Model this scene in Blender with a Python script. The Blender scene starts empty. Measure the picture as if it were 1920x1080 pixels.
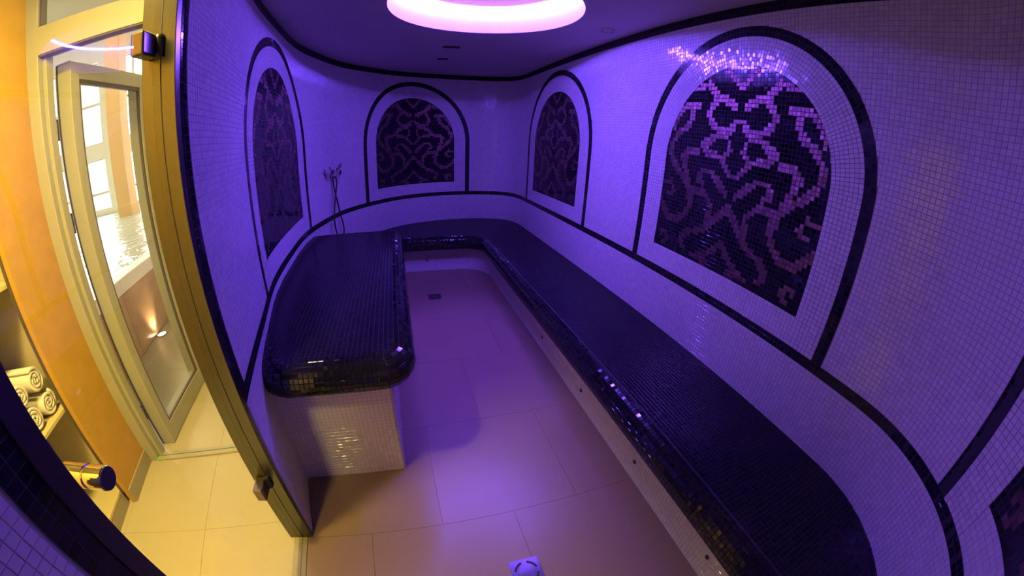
import bpy, bmesh, math, random
import numpy as np
from mathutils import Matrix, Vector

SC = bpy.context.scene
COL = SC.collection
rng = np.random.default_rng(7)
random.seed(7)

# ------------------------------------------------------------------ camera
cam_d = bpy.data.cameras.new('camera')
cam_d.type = 'PANO'
cam_d.panorama_type = 'FISHEYE_LENS_POLYNOMIAL'
cam_d.fisheye_fov = 3.9
cam_d.sensor_width = 36
cam_d.sensor_fit = 'HORIZONTAL'
cam_d.fisheye_polynomial_k0 = 0.0
cam_d.fisheye_polynomial_k1 = -0.08096375812457955
cam_d.fisheye_polynomial_k2 = 0.001075571611802416
cam_d.fisheye_polynomial_k3 = -8.798444226743312e-05
cam_d.fisheye_polynomial_k4 = 2.9064176262066227e-06
cam_d.shift_x = (960 - 942.616) / 1920
cam_d.shift_y = (568.093 - 540) / 1080
cam_d.clip_start = 0.02
cam = bpy.data.objects.new('camera', cam_d)
COL.objects.link(cam)
RR = np.array([[0.9604903562742703, -0.27600627672981454, 0.03576046294262085],
               [0.08665899153432663, 0.4186933502999761, 0.903983460911114],
               [0.2644777773091324, 0.8651684307811554, -0.42606935079784186]])
EYE = np.array([0.0, 0.0, 1.5])
m3 = Matrix([[RR[0][i], RR[1][i], -RR[2][i]] for i in range(3)])
cam.matrix_world = Matrix.Translation(EYE) @ m3.to_4x4()
SC.camera = cam

# ------------------------------------------------------------------ view, sky
SC.view_settings.view_transform = 'Standard'
SC.view_settings.look = 'None'
SC.view_settings.exposure = 0.0
SC.view_settings.gamma = 1.0
SC.view_settings.use_curve_mapping = False
SC.cycles.use_denoising = True
SC.cycles.max_bounces = 10
SC.cycles.diffuse_bounces = 5
SC.cycles.glossy_bounces = 4
SC.cycles.transparent_max_bounces = 12
SC.cycles.sample_clamp_indirect = 6.0
SC.cycles.caustics_reflective = False
SC.cycles.caustics_refractive = False
world = bpy.data.worlds.new('daylight')
SC.world = world
world.use_nodes = True
bg = world.node_tree.nodes['Background']
bg.inputs[0].default_value = (1.0, 0.96, 0.90, 1)
bg.inputs[1].default_value = 9.0

LED_COLOR = (0.152, 0.062, 1.0)
LED_STRENGTH = 560.0
LAMP_COLOR = (1.0, 0.71, 0.19)


def area_light(name, loc, size, power, color, direction=(0, 0, -1)):
    d = bpy.data.lights.new(name, 'AREA')
    d.shape = 'DISK'
    d.size = size
    d.energy = power
    d.color = color
    o = bpy.data.objects.new(name, d)
    COL.objects.link(o)
    o.location = loc
    o.rotation_euler = Vector(direction).to_track_quat('-Z', 'Y').to_euler()
    return o


# local frame of the hall outside the glass door
VA = math.radians(8)
VO = np.array([-1.70, 1.40, 0.0])
VX = np.array([math.cos(VA), math.sin(VA), 0.0])
VY = np.array([-math.sin(VA), math.cos(VA), 0.0])


def V(lx, ly, z):
    return tuple(VO + lx * VX + ly * VY + np.array([0, 0, z]))


area_light('hall_downlight_glow', V(0.72, -1.65, 2.52), 0.30, 95, LAMP_COLOR)
area_light('hall_downlight_glow', V(0.62, -0.88, 2.52), 0.22, 66, LAMP_COLOR)
area_light('pool_hall_fill', V(-4.5, 4.0, 5.8), 2.0, 230, (1.0, 0.90, 0.74))  # added fill without a fixture, brightens the pool hall and its column
area_light('pool_corridor_glow', V(0.30, 0.8, 2.70), 0.3, 10, (1.0, 0.74, 0.36))

# ------------------------------------------------------------------ materials


def mat(name, color, rough=0.5, metal=0.0, spec=0.5, coat=0.0):
    m = bpy.data.materials.new(name)
    m.use_nodes = True
    b = m.node_tree.nodes['Principled BSDF']
    b.inputs['Base Color'].default_value = (*color, 1)
    b.inputs['Roughness'].default_value = rough
    b.inputs['Metallic'].default_value = metal
    b.inputs['Specular IOR Level'].default_value = spec
    b.inputs['Coat Weight'].default_value = coat
    b.inputs['Coat Roughness'].default_value = 0.08
    return m


def N(m, t):
    return m.node_tree.nodes.new(t)


def L(m, a, b):
    m.node_tree.links.new(a, b)


def vary(m, color, amount=0.2, scale=8.0, bump=0.0, bscale=40.0, attr=None, detail=4):
    """colour varies with a noise texture (or the per-piece attribute), optional bump"""
    b = m.node_tree.nodes['Principled BSDF']
    mix = N(m, 'ShaderNodeMix')
    mix.data_type = 'RGBA'
    lo = tuple(c * (1 - amount) for c in color)
    hi = tuple(min(1, c * (1 + amount)) for c in color)
    mix.inputs[6].default_value = (*lo, 1)
    mix.inputs[7].default_value = (*hi, 1)
    if attr:
        a = N(m, 'ShaderNodeAttribute')
        a.attribute_name = attr
        L(m, a.outputs['Fac'], mix.inputs[0])
    else:
        tc = N(m, 'ShaderNodeTexCoord')
        n = N(m, 'ShaderNodeTexNoise')
        n.inputs['Scale'].default_value = scale
        n.inputs['Detail'].default_value = detail
        L(m, tc.outputs['Object'], n.inputs['Vector'])
        L(m, n.outputs['Fac'], mix.inputs[0])
    L(m, mix.outputs[2], b.inputs['Base Color'])
    if bump:
        tc = N(m, 'ShaderNodeTexCoord')
        n = N(m, 'ShaderNodeTexNoise')
        n.inputs['Scale'].default_value = bscale
        n.inputs['Detail'].default_value = 3
        L(m, tc.outputs['Object'], n.inputs['Vector'])
        bp = N(m, 'ShaderNodeBump')
        bp.inputs['Strength'].default_value = bump
        bp.inputs['Distance'].default_value = 0.004
        L(m, n.outputs['Fac'], bp.inputs['Height'])
        L(m, bp.outputs['Normal'], b.inputs['Normal'])
    return m


M = {}
M['white_tile'] = vary(mat('white_glass_mosaic', (.66, .63, .60), .12, 0, .65), (.66, .63, .60), .07, attr='tint')
M['black_tile'] = vary(mat('black_glass_mosaic', (.006, .0055, .006), .10, 0, .3), (.012, .011, .014), .5, attr='tint')
M['bench_top_tile'] = vary(mat('black_seat_mosaic', (.005, .0045, .005), .26, 0, .20), (.009, .008, .010), .5, attr='tint')
M['bench_tile'] = vary(mat('black_bench_mosaic', (.009, .008, .010), .07, 0, .45), (.010, .009, .011), .5, attr='tint')
M['brown_tile'] = vary(mat('copper_glitter_mosaic', (.29, .14, .145), .22, .9), (.29, .14, .145), .3, attr='tint', bump=.55, bscale=260)
M['plum_tile'] = vary(mat('black_panel_mosaic', (.006, .005, .006), .07, 0, .25), (.010, .008, .012), .5, attr='tint')
M['grout'] = vary(mat('pale_grout', (.37, .35, .33), .8), (.37, .35, .33), .1, 30)
M['dark_grout'] = vary(mat('dark_grout', (.016, .014, .016), .8), (.016, .014, .016), .2, 30)
M['mid_grout'] = vary(mat('grey_bench_grout', (.026, .024, .024), .75), (.026, .024, .024), .2, 30)
M['plaster'] = vary(mat('white_ceiling_plaster', (.56, .52, .50), .7), (.56, .52, .50), .04, 3)
M['floor_tile'] = vary(mat('beige_floor_tile', (.245, .170, .108), .34), (.245, .170, .108), .06, 5, attr=None)
M['hall_tile'] = vary(mat('sand_hall_tile', (.335, .295, .18), .32), (.335, .295, .18), .08, 4)
M['floor_grout'] = vary(mat('floor_joint', (.225, .162, .105), .8), (.225, .162, .105), .1, 30)
M['steel'] = mat('brushed_steel', (.14, .145, .12), .27, 1.0)
M['dark_steel'] = mat('dark_door_metal', (.035, .032, .034), .35, .4)  # darker than the steel of the far jamb; near jamb and hinge knuckles
M['hinge_metal'] = mat('hinge_metal', (.20, .18, .18), .22, 1.0)
M['chrome'] = mat('chrome', (.78, .77, .75), .09, 1.0)
M['groove_knob_dark'] = mat('dark_groove_and_reflection', (.02, .02, .02), .6)  # jamb groove, and the dark reflection painted on the knob end
M['drain_black'] = mat('drain_shadow', (.01, .01, .012), .7)
M['pvc'] = vary(mat('white_door_frame_plastic', (.27, .26, .17), .35), (.27, .26, .17), .03, 3)
M['gasket'] = mat('dark_gasket', (.07, .055, .04), .6)
M['orange'] = vary(mat('orange_stucco', (.36, .205, .016), .8), (.36, .205, .016), .16, 14, bump=.35, bscale=90)
M['cream'] = vary(mat('cream_wall_paint', (.74, .68, .55), .7), (.74, .68, .55), .04, 3)
M['cabinet'] = vary(mat('cream_shelf_board', (.40, .345, .17), .45), (.40, .345, .17), .04, 3)
M['skirting'] = vary(mat('sand_skirting_tile', (.25, .22, .14), .35), (.25, .22, .14), .06, 6)
M['towel'] = vary(mat('cream_terry_towel', (.60, .56, .46), .95), (.60, .56, .46), .12, 60, bump=.9, bscale=420)
M['marble'] = vary(mat('brown_marble', (.46, .27, .16), .22), (.46, .27, .16), .35, 5, detail=9)
M['rim'] = vary(mat('white_pool_coping', (.82, .78, .74), .4), (.82, .78, .74), .05, 6)
M['column'] = vary(mat('apricot_column_paint', (.66, .38, .14), .6), (.66, .38, .14), .05, 3)
M['window_frame'] = mat('white_window_frame', (.62, .56, .44), .5)
M['green_tape'] = mat('green_tape', (.12, .45, .05), .5)


def glass_mat(name, tint=(1, 1, 1), ior=1.5, rough=0.0):
    m = bpy.data.materials.new(name)
    m.use_nodes = True
    nt = m.node_tree
    nt.nodes.clear()
    out = N(m, 'ShaderNodeOutputMaterial')
    mx = N(m, 'ShaderNodeMixShader')
    tr = N(m, 'ShaderNodeBsdfTransparent')
    tr.inputs[0].default_value = (*tint, 1)
    gl = N(m, 'ShaderNodeBsdfGlossy')
    gl.inputs['Roughness'].default_value = rough
    fr = N(m, 'ShaderNodeFresnel')
    fr.inputs[0].default_value = ior
    geo = N(m, 'ShaderNodeNewGeometry')      # one reflection per pane: the side where light leaves the glass only lets it through
    front = N(m, 'ShaderNodeMath')
    front.operation = 'SUBTRACT'
    front.inputs[0].default_value = 1.0
    L(m, geo.outputs['Backfacing'], front.inputs[1])
    mul = N(m, 'ShaderNodeMath')
    mul.operation = 'MULTIPLY'
    L(m, fr.outputs[0], mul.inputs[0])
    L(m, front.outputs[0], mul.inputs[1])
    L(m, mul.outputs[0], mx.inputs[0])
    L(m, tr.outputs[0], mx.inputs[1])
    L(m, gl.outputs[0], mx.inputs[2])
    L(m, mx.outputs[0], out.inputs[0])
    return m


M['glass'] = glass_mat('clear_door_glass', (.97, .98, .97), 1.5)
M['pane'] = glass_mat('window_pane_glass', (.98, .98, .97), 1.45)
mw = mat('pool_water', (.50, .62, .58), .05, 0, .6)
b_ = mw.node_tree.nodes['Principled BSDF']
tcw = N(mw, 'ShaderNodeTexCoord')
nw = N(mw, 'ShaderNodeTexNoise')
nw.inputs['Scale'].default_value = 4.5
nw.inputs['Detail'].default_value = 3
bpw = N(mw, 'ShaderNodeBump')
bpw.inputs['Strength'].default_value = .55
bpw.inputs['Distance'].default_value = .08
L(mw, tcw.outputs['Object'], nw.inputs['Vector'])
L(mw, nw.outputs['Fac'], bpw.inputs['Height'])
L(mw, bpw.outputs['Normal'], b_.inputs['Normal'])
M['water'] = mw


def emit(name, color, strength):
    m = bpy.data.materials.new(name)
    m.use_nodes = True
    nt = m.node_tree
    nt.nodes.clear()
    o = N(m, 'ShaderNodeOutputMaterial')
    e = N(m, 'ShaderNodeEmission')
    e.inputs[0].default_value = (*color, 1)
    e.inputs[1].default_value = strength
    L(m, e.outputs[0], o.inputs[0])
    return m


M['led'] = emit('violet_led_strip', LED_COLOR, LED_STRENGTH)
M['lens'] = emit('warm_lamp_lens', (1, .85, .55), 14)
M['bulb'] = emit('downlight_lens', (1, .80, .45), 8)

# ------------------------------------------------------------------ object helpers


def link(o, parent=None):
    COL.objects.link(o)
    if parent is not None:
        o.parent = parent
        o.matrix_parent_inverse = parent.matrix_world.inverted()
    return o


def obj(name, me, m=None, parent=None):
    o = bpy.data.objects.new(name, me)
    if m is not None and not me.materials:
        me.materials.append(M[m] if isinstance(m, str) else m)
    return link(o, parent)


def thing(name, label, cat, loc=(0, 0, 0), group=None, rz=0):
    o = bpy.data.objects.new(name, None)
    o.empty_display_size = .05
    o.matrix_world = Matrix.Translation(Vector(loc)) @ Matrix.Rotation(rz, 4, 'Z')
    COL.objects.link(o)
    return tag(o, label, cat, group)


def tag(o, label, cat, group=None):
    o['label'] = label
    o['category'] = cat
    if group:
        o['group'] = group
    return o


def struct(o, label=None):
    o['kind'] = 'structure'
    if label:
        o['label'] = label
    return o


def stuff(o):
    o['kind'] = 'stuff'
    return o


def pydata(name, vs, fs, m, parent=None, smooth=False):
    me = bpy.data.meshes.new(name)
    me.from_pydata([tuple(map(float, v)) for v in vs], [], [tuple(f) for f in fs])
    me.update()
    if smooth:
        me.shade_smooth()
    return obj(name, me, m, parent)


def bm_obj(name, bm, m, parent=None, smooth=False):
    bmesh.ops.recalc_face_normals(bm, faces=bm.faces)
    me = bpy.data.meshes.new(name)
    bm.to_mesh(me)
    bm.free()
    if smooth:
        me.shade_smooth()
    return obj(name, me, m, parent)


def hexa(bm, p):
    """8 corners: bottom 4 then top 4"""
    v = [bm.verts.new(tuple(map(float, q))) for q in p]
    for f in ((3, 2, 1, 0), (4, 5, 6, 7), (0, 1, 5, 4), (1, 2, 6, 5), (2, 3, 7, 6), (3, 0, 4, 7)):
        bm.faces.new([v[i] for i in f])


def bevel_all(bm, w, seg=2):
    bmesh.ops.bevel(bm, geom=bm.edges[:], offset=w, segments=seg, profile=.5, affect='EDGES')


def box(name, lo, hi, m, parent=None, bev=0.0, fr=None):
    """axis box in the world, or in frame fr(lx, ly, z)"""
    (x0, y0, z0), (x1, y1, z1) = lo, hi
    P = [(x0, y0, z0), (x1, y0, z0), (x1, y1, z0), (x0, y1, z0), (x0, y0, z1), (x1, y0, z1), (x1, y1, z1), (x0, y1, z1)]
    if fr:
        P = [fr(*p) for p in P]
    bm = bmesh.new()
    hexa(bm, P)
    if bev:
        bevel_all(bm, bev)
    return bm_obj(name, bm, m, parent)


def add_box(bm, lo, hi, fr=None):
    (x0, y0, z0), (x1, y1, z1) = lo, hi
    P = [(x0, y0, z0), (x1, y0, z0), (x1, y1, z0), (x0, y1, z0), (x0, y0, z1), (x1, y0, z1), (x1, y1, z1), (x0, y1, z1)]
    hexa(bm, [fr(*p) for p in P] if fr else P)


def lathe(bm, prof, centre, axis=(0, 0, 1), seg=32, cap=True):
    """revolve (r, h) pairs about axis through centre"""
    a = Vector(axis).normalized()
    u = a.orthogonal().normalized()
    w = a.cross(u)
    c = Vector(centre)
    rings = []
    for r, h in prof:
        if r <= 1e-6:
            rings.append([bm.verts.new(c + a * h)])
        else:
            rings.append([bm.verts.new(c + a * h + (u * math.cos(2 * math.pi * i / seg) + w * math.sin(2 * math.pi * i / seg)) * r) for i in range(seg)])
    for A, B in zip(rings, rings[1:]):
        for i in range(seg):
            j = (i + 1) % seg
            if len(A) == 1 and len(B) == 1:
                continue
            if len(A) == 1:
                bm.faces.new((A[0], B[i], B[j]))
            elif len(B) == 1:
                bm.faces.new((A[i], B[0], A[j]))
            else:
                bm.faces.new((A[i], B[i], B[j], A[j]))
    if cap:
        for Rg in (rings[0], rings[-1]):
            if len(Rg) > 2:
                bm.faces.new(Rg)


def tube(bm, pts, r, seg=10, cap=True):
    pts = [Vector(p) for p in pts]
    prev = None
    rings = []
    for i, p in enumerate(pts):
        d = (pts[min(i + 1, len(pts) - 1)] - pts[max(i - 1, 0)]).normalized()
        if prev is None:
            u = d.orthogonal().normalized()
        else:
            u = (prev - d * prev.dot(d)).normalized()
        prev = u
        w = d.cross(u)
        rings.append([bm.verts.new(p + (u * math.cos(2 * math.pi * k / seg) + w * math.sin(2 * math.pi * k / seg)) * r) for k in range(seg)])
    for A, B in zip(rings, rings[1:]):
        for k in range(seg):
            j = (k + 1) % seg
            bm.faces.new((A[k], A[j], B[j], B[k]))
    if cap:
        bm.faces.new(rings[0][::-1])
        bm.faces.new(rings[-1])


def catmull(pts, n=12):
    pts = [np.array(p, float) for p in pts]
    P = [2 * pts[0] - pts[1]] + pts + [2 * pts[-1] - pts[-2]]
    out = []
    for i in range(1, len(P) - 2):
        for k in range(n):
            f = k / n
            a, b, c, d = P[i - 1], P[i], P[i + 1], P[i + 2]
            out.append(.5 * (2 * b + (c - a) * f + (2 * a - 5 * b + 4 * c - d) * f * f + (3 * b - a - 3 * c + d) * f ** 3))
    out.append(pts[-1])
    return np.array(out)


# ------------------------------------------------------------------ plan of the room
def arc(cx, cy, r, a0, a1, n=24):
    t = np.linspace(math.radians(a0), math.radians(a1), n)
    return np.c_[cx + r * np.cos(t), cy + r * np.sin(t)]


left_far = catmull([(-.555, .931), (-.562, .973), (-.639, 1.434), (-.731, 1.959), (-.768, 2.515), (-.770, 3.034), (-.681, 3.512),
                    (-.540, 3.938), (-.276, 4.323), (.045, 4.630), (.448, 4.816), (.903, 4.886), (1.270, 4.838), (1.465, 4.700), (1.535, 4.470), (1.541, 4.200)])
Y0, RA = .287, .690
PLAN = np.concatenate([left_far, [(1.541, 3.0), (1.541, 2.0), (1.541, 1.0)], arc(1.541 - RA, Y0, RA, 0, -90),
                       [(.4, -.403)], arc(-.36, -.203, .20, 270, 180, 10), [(-.56, .245)]])
_seg = np.hypot(*np.diff(PLAN, axis=0).T)
PLAN = PLAN[np.r_[True, _seg > 1e-6]]
PS = np.r_[0, np.cumsum(np.hypot(*np.diff(PLAN, axis=0).T))]
STOT = PS[-1]


def s_of(x, y):
    """arc length of the plan point nearest to (x, y)"""
    ss = np.linspace(0, STOT, 6000)
    d = (np.interp(ss, PS, PLAN[:, 0]) - x) ** 2 + (np.interp(ss, PS, PLAN[:, 1]) - y) ** 2
    return float(ss[np.argmin(d)])


def wall_point(s, z, off=0.0):
    s = np.asarray(s, float)
    z = np.asarray(z, float)
    e = .004
    x, y = np.interp(s, PS, PLAN[:, 0]), np.interp(s, PS, PLAN[:, 1])
    a, b = np.clip(s - e, 0, STOT), np.clip(s + e, 0, STOT)
    dx = np.interp(b, PS, PLAN[:, 0]) - np.interp(a, PS, PLAN[:, 0])
    dy = np.interp(b, PS, PLAN[:, 1]) - np.interp(a, PS, PLAN[:, 1])
    n = np.hypot(dx, dy) + 1e-12
    nx, ny = dy / n, -dx / n
    return np.stack([x + nx * off, y + ny * off, z + 0 * x], -1)


S_LEFT_END = s_of(-.681, 3.512)
S_FAR_END = s_of(1.465, 4.700)
S_Y0 = s_of(1.541, Y0)
S_RIGHT_END = S_Y0 + RA * math.pi / 2
ZC = 2.342
ZM0, ZM1 = .773, .820        # black line round the room
ZT = 2.285                   # underside of the black line at the ceiling
PITCH = .0208
ARCHES = []                  # (centre s, half width of the dark panel, half width of the black line, wall, label)
_sB = lambda y: S_Y0 + (Y0 - y)


# fisheye projection, only used to choose which mosaic pieces show largest and become single parts
def project(P):
    d = (np.asarray(P) - EYE) @ RR.T
    rr = np.hypot(d[:, 0], d[:, 1]) + 1e-12
    th = np.arctan2(rr, d[:, 2])
    r = 679.64 * th * (1 + .0869 * th ** 2 - .0703 * th ** 4 + .0254 * th ** 6)
    return 942.6 + r * d[:, 0] / rr, 568.1 - r * d[:, 1] / rr


# ------------------------------------------------------------------ mosaic
_tile_mesh = {}


def tile_mesh(m):
    if m not in _tile_mesh:
        i = .86
        vs = [(-.5, -.5, 0), (.5, -.5, 0), (.5, .5, 0), (-.5, .5, 0), (-.5 * i, -.5 * i, 1), (.5 * i, -.5 * i, 1), (.5 * i, .5 * i, 1), (-.5 * i, .5 * i, 1)]
        fs = [(4, 5, 6, 7), (0, 1, 5, 4), (1, 2, 6, 5), (2, 3, 7, 6), (3, 0, 4, 7)]
        me = bpy.data.meshes.new('tile')
        me.from_pydata(vs, [], fs)
        me.materials.append(M[m])
        me.shade_flat()
        a = me.attributes.new('tint', 'FLOAT', 'FACE')
        a.data.foreach_set('value', [.5] * 5)
        _tile_mesh[m] = me
    return _tile_mesh[m]


def lay(name, fun, a, b, da, db, m, parent, h=.0012, gap=.0011, tilt=.014, single=0, one='tile', flip=False, keep_in=None):
    """mosaic pieces at the parameters (a, b) of the surface fun(a, b), each da x db there"""
    a = np.asarray(a, float).ravel()
    b = np.asarray(b, float).ravel()
    if not len(a):
        return None
    C = fun(a, b)
    U = fun(a + da * .5, b) - fun(a - da * .5, b)
    W = fun(a, b + db * .5) - fun(a, b - db * .5)
    lu = np.linalg.norm(U, axis=1, keepdims=True)
    lw = np.linalg.norm(W, axis=1, keepdims=True)
    U, W = U / lu, W / lw
    Nn = np.cross(U, W)
    Nn /= np.linalg.norm(Nn, axis=1, keepdims=True)
    if flip:
        Nn = -Nn
        U, lu, W, lw = W, lw, U, lu
    n = len(a)
    t = rng.normal(0, tilt, (n, 2))
    Nt = Nn + U * t[:, :1] + W * t[:, 1:]
    Nt /= np.linalg.norm(Nt, axis=1, keepdims=True)
    U = np.cross(W, Nt)
    U /= np.linalg.norm(U, axis=1, keepdims=True)
    W = np.cross(Nt, U)
    su, sw = np.maximum(lu - gap, lu * .5), np.maximum(lw - gap, lw * .5)
    hh = h * rng.uniform(.85, 1.1, (n, 1))
    C = C - Nn * .0006
    pick = np.zeros(n, bool)
    if single:
        px, py = project(C)
        vis = (px > 2) & (px < 1918) & (py > 2) & (py < 1078) & (((EYE - C) * Nn).sum(1) > 0)
        if keep_in is not None:
            vis &= keep_in(C)
        dist = np.linalg.norm(C - EYE, axis=1)
        face = ((EYE - C) * Nn).sum(1) / dist
        score = np.where(vis, lu[:, 0] * lw[:, 0] * face / dist ** 2, -1)
        idx = np.argsort(-score)[:single]
        pick[idx[score[idx] > 0]] = True
    k = ~pick
    c, u, w, nn, x, y, z = C[k], U[k], W[k], Nt[k], su[k] / 2, sw[k] / 2, hh[k]
    cnt = len(c)
    ob = None
    if cnt:
        i = .90
        v = np.empty((cnt, 8, 3))
        for q, (p, r) in enumerate(((-1, -1), (1, -1), (1, 1), (-1, 1))):
            v[:, q] = c + u * x * p + w * y * r
            v[:, q + 4] = c + u * x * p * i + w * y * r * i + nn * z
        F = np.array([(4, 5, 6, 7), (0, 1, 5, 4), (1, 2, 6, 5), (2, 3, 7, 6), (3, 0, 4, 7)])
        f = (np.arange(cnt)[:, None, None] * 8 + F[None]).reshape(-1)
        me = bpy.data.meshes.new(name)
        me.vertices.add(cnt * 8)
        me.vertices.foreach_set('co', v.reshape(-1))
        me.loops.add(len(f))
        me.loops.foreach_set('vertex_index', f.astype(np.int32))
        me.polygons.add(cnt * 5)
        me.polygons.foreach_set('loop_start', np.arange(0, cnt * 20, 4, dtype=np.int32))
        at = me.attributes.new('tint', 'FLOAT', 'FACE')
        at.data.foreach_set('value', np.repeat(rng.uniform(0, 1, cnt), 5))
        me.update(calc_edges=True)
        me.shade_flat()
        me.materials.append(M[m])
        ob = bpy.data.objects.new(name, me)
        link(ob, parent)
        ob['kind'] = 'stuff'
    me1 = tile_mesh(m) if pick.any() else None
    for j in np.nonzero(pick)[0]:
        o = bpy.data.objects.new(one, me1)
        X, Y, Z = U[j] * su[j], W[j] * sw[j], Nt[j] * hh[j]
        o.matrix_world = Matrix(((X[0], Y[0], Z[0], C[j][0]), (X[1], Y[1], Z[1], C[j][1]), (X[2], Y[2], Z[2], C[j][2]), (0, 0, 0, 1)))
        COL.objects.link(o)
        o.parent = parent
        o.matrix_parent_inverse = parent.matrix_world.inverted()
    return ob


def grid(a0, a1, b0, b1, pa=PITCH, pb=PITCH):
    na, nb = max(1, round((a1 - a0) / pa)), max(1, round((b1 - b0) / pb))
    da, db = (a1 - a0) / na, (b1 - b0) / nb
    A, B = np.meshgrid(a0 + da * (np.arange(na) + .5), b0 + db * (np.arange(nb) + .5))
    return A.ravel(), B.ravel(), da, db


# ------------------------------------------------------------------ walls
def wall_strip(name, s0, s1, z0=0.0, z1=ZC, thick=.09):
    n = max(2, int((s1 - s0) / .03))
    s = np.linspace(s0, s1, n + 1)
    vs = np.concatenate([wall_point(s, np.full(n + 1, z), off) for off in (-.001, -thick) for z in (z0, z1)])
    k = n + 1
    fs = []
    for i in range(n):
        fs += [(i, i + 1, k + i + 1, k + i), (2 * k + i + 1, 2 * k + i, 3 * k + i, 3 * k + i + 1),
               (k + i, k + i + 1, 3 * k + i + 1, 3 * k + i), (i + 1, i, 2 * k + i, 2 * k + i + 1)]
    fs += [(0, k, 3 * k, 2 * k), (n, 2 * k + n, 3 * k + n, k + n)]
    return struct(pydata(name, vs, fs, 'grout'))


wall_left = wall_strip('wall_left', 0, S_LEFT_END)
wall_far = wall_strip('wall_far', S_LEFT_END, S_FAR_END)
wall_right = wall_strip('wall_right', S_FAR_END, S_RIGHT_END)
wall_near = wall_strip('wall_near', S_RIGHT_END, STOT)
wall_left['label'] = 'curved white mosaic wall beside the glass door'
# the wall over the glass door
struct(box('wall_left', (-.65, .245, 2.12), (-.557, .931, ZC), 'grout'))

ARCHES = [
    (s_of(-.765, 2.42), .560, .720, wall_left, 'tall dark arched damask panel on the wall beside the glass door, above the square bench', 0),
    (s_of(.215, 4.725), .560, .735, wall_far, 'dark arched damask panel facing us on the far end wall', 0),
    (_sB(3.488), .543, .732, wall_right, 'dark arched damask panel on the long wall next to the far corner', 0),
    (_sB(1.260), .538, .717, wall_right, 'large arched damask panel with pink glints in the middle of the long wall', 0),
    (_sB(-.944), .538, .720, wall_right, 'arched damask panel cut off by the picture edge, past the black bench end', 0),
]
Z_TOP, Z_BOT, BAND = 2.020, .949, .054


def arch_dist(s, z, sc, ZARC):
    """signed offset from the arch axis curve: distance to the line centre for z below the springing, radius above"""
    return np.where(z < ZARC, np.abs(s - sc), np.hypot(s - sc, z - ZARC))


def outside_arches(s, z):
    k = np.ones(len(s), bool)
    for sc, wp, wb, *_ in ARCHES:
        k &= ~((arch_dist(s, z, sc, Z_TOP - wp) < wb + BAND / 2 - .002) & (z > ZM1))
    return k


def wall_field(wall, s0, s1, single=0, keep_in=None):
    for z0, z1, fl in ((0, ZM0, 0), (ZM1, ZT, 1)):
        a, b, da, db = grid(s0, s1, z0, z1)
        if fl:
            k = outside_arches(a, b) & ~((a < .058) & (b > ZM1)) & ~(a > STOT - .058)
        else:
            k = np.ones(len(a), bool)
        lay('mosaic', lambda s, z: wall_point(s, z), a[k], b[k], da, db, 'white_tile', wall, single=single if fl else 0, flip=False, tilt=.016, keep_in=keep_in)


wall_field(wall_left, 0, S_LEFT_END)
wall_field(wall_far, S_LEFT_END, S_FAR_END)
wall_field(wall_right, S_FAR_END, S_RIGHT_END, single=290)
wall_field(wall_near, S_RIGHT_END, STOT, single=290)


def band(name, fun, length, width, rows, parent_kind=True, pitch=.0225, h=.003):
    a, b, da, db = grid(0, length, -width / 2, width / 2, pitch, width / rows)
    return lay(name, fun, a, b, da, db, 'black_tile', None, h=h, gap=.0009, flip=False, tilt=.012)


def band_object(name, label, funs):
    """a black mosaic line: dark backing strip with its pieces as one part"""
    root = bpy.data.objects.new(name, None)
    COL.objects.link(root)
    struct(root, label)
    for fun, length, width, rows in funs:
        n = max(2, int(length / .03))
        t = np.linspace(0, length, n + 1)
        A = fun(t, np.full(n + 1, -width / 2))
        B = fun(t, np.full(n + 1, width / 2))
        o = pydata('backing', np.concatenate([A, B]), [(i, i + 1, n + 2 + i, n + 1 + i) for i in range(n)], 'dark_grout', root)
        a, b, da, db = grid(0, length, -width / 2, width / 2, .0225, width / rows)
        lay('mosaic', fun, a, b, da, db, 'black_tile', root, h=.0009, gap=.0008, tilt=.006)
    return root


OFF = .0012
band_object('trim_1', 'black mosaic line running round the walls above the benches',
            [(lambda t, w: wall_point(t, (ZM0 + ZM1) / 2 + w, OFF), STOT, ZM1 - ZM0, 2)])
band_object('trim_2', 'black mosaic line along the top of the walls under the ceiling',
            [(lambda t, w: wall_point(t, (ZT + ZC) / 2 + w, OFF), STOT, ZC - ZT, 2)])
band_object('trim_3', 'black upright mosaic line beside the steel door frame',
            [(lambda t, w: wall_point(.028 + w, ZC - t, OFF), ZC - ZM0, .055, 2)])
band_object('trim_4', 'black upright mosaic line at the near door jamb',
            [(lambda t, w: wall_point(STOT - .028 + w, ZC - t, OFF), ZC, .055, 2)])

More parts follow.
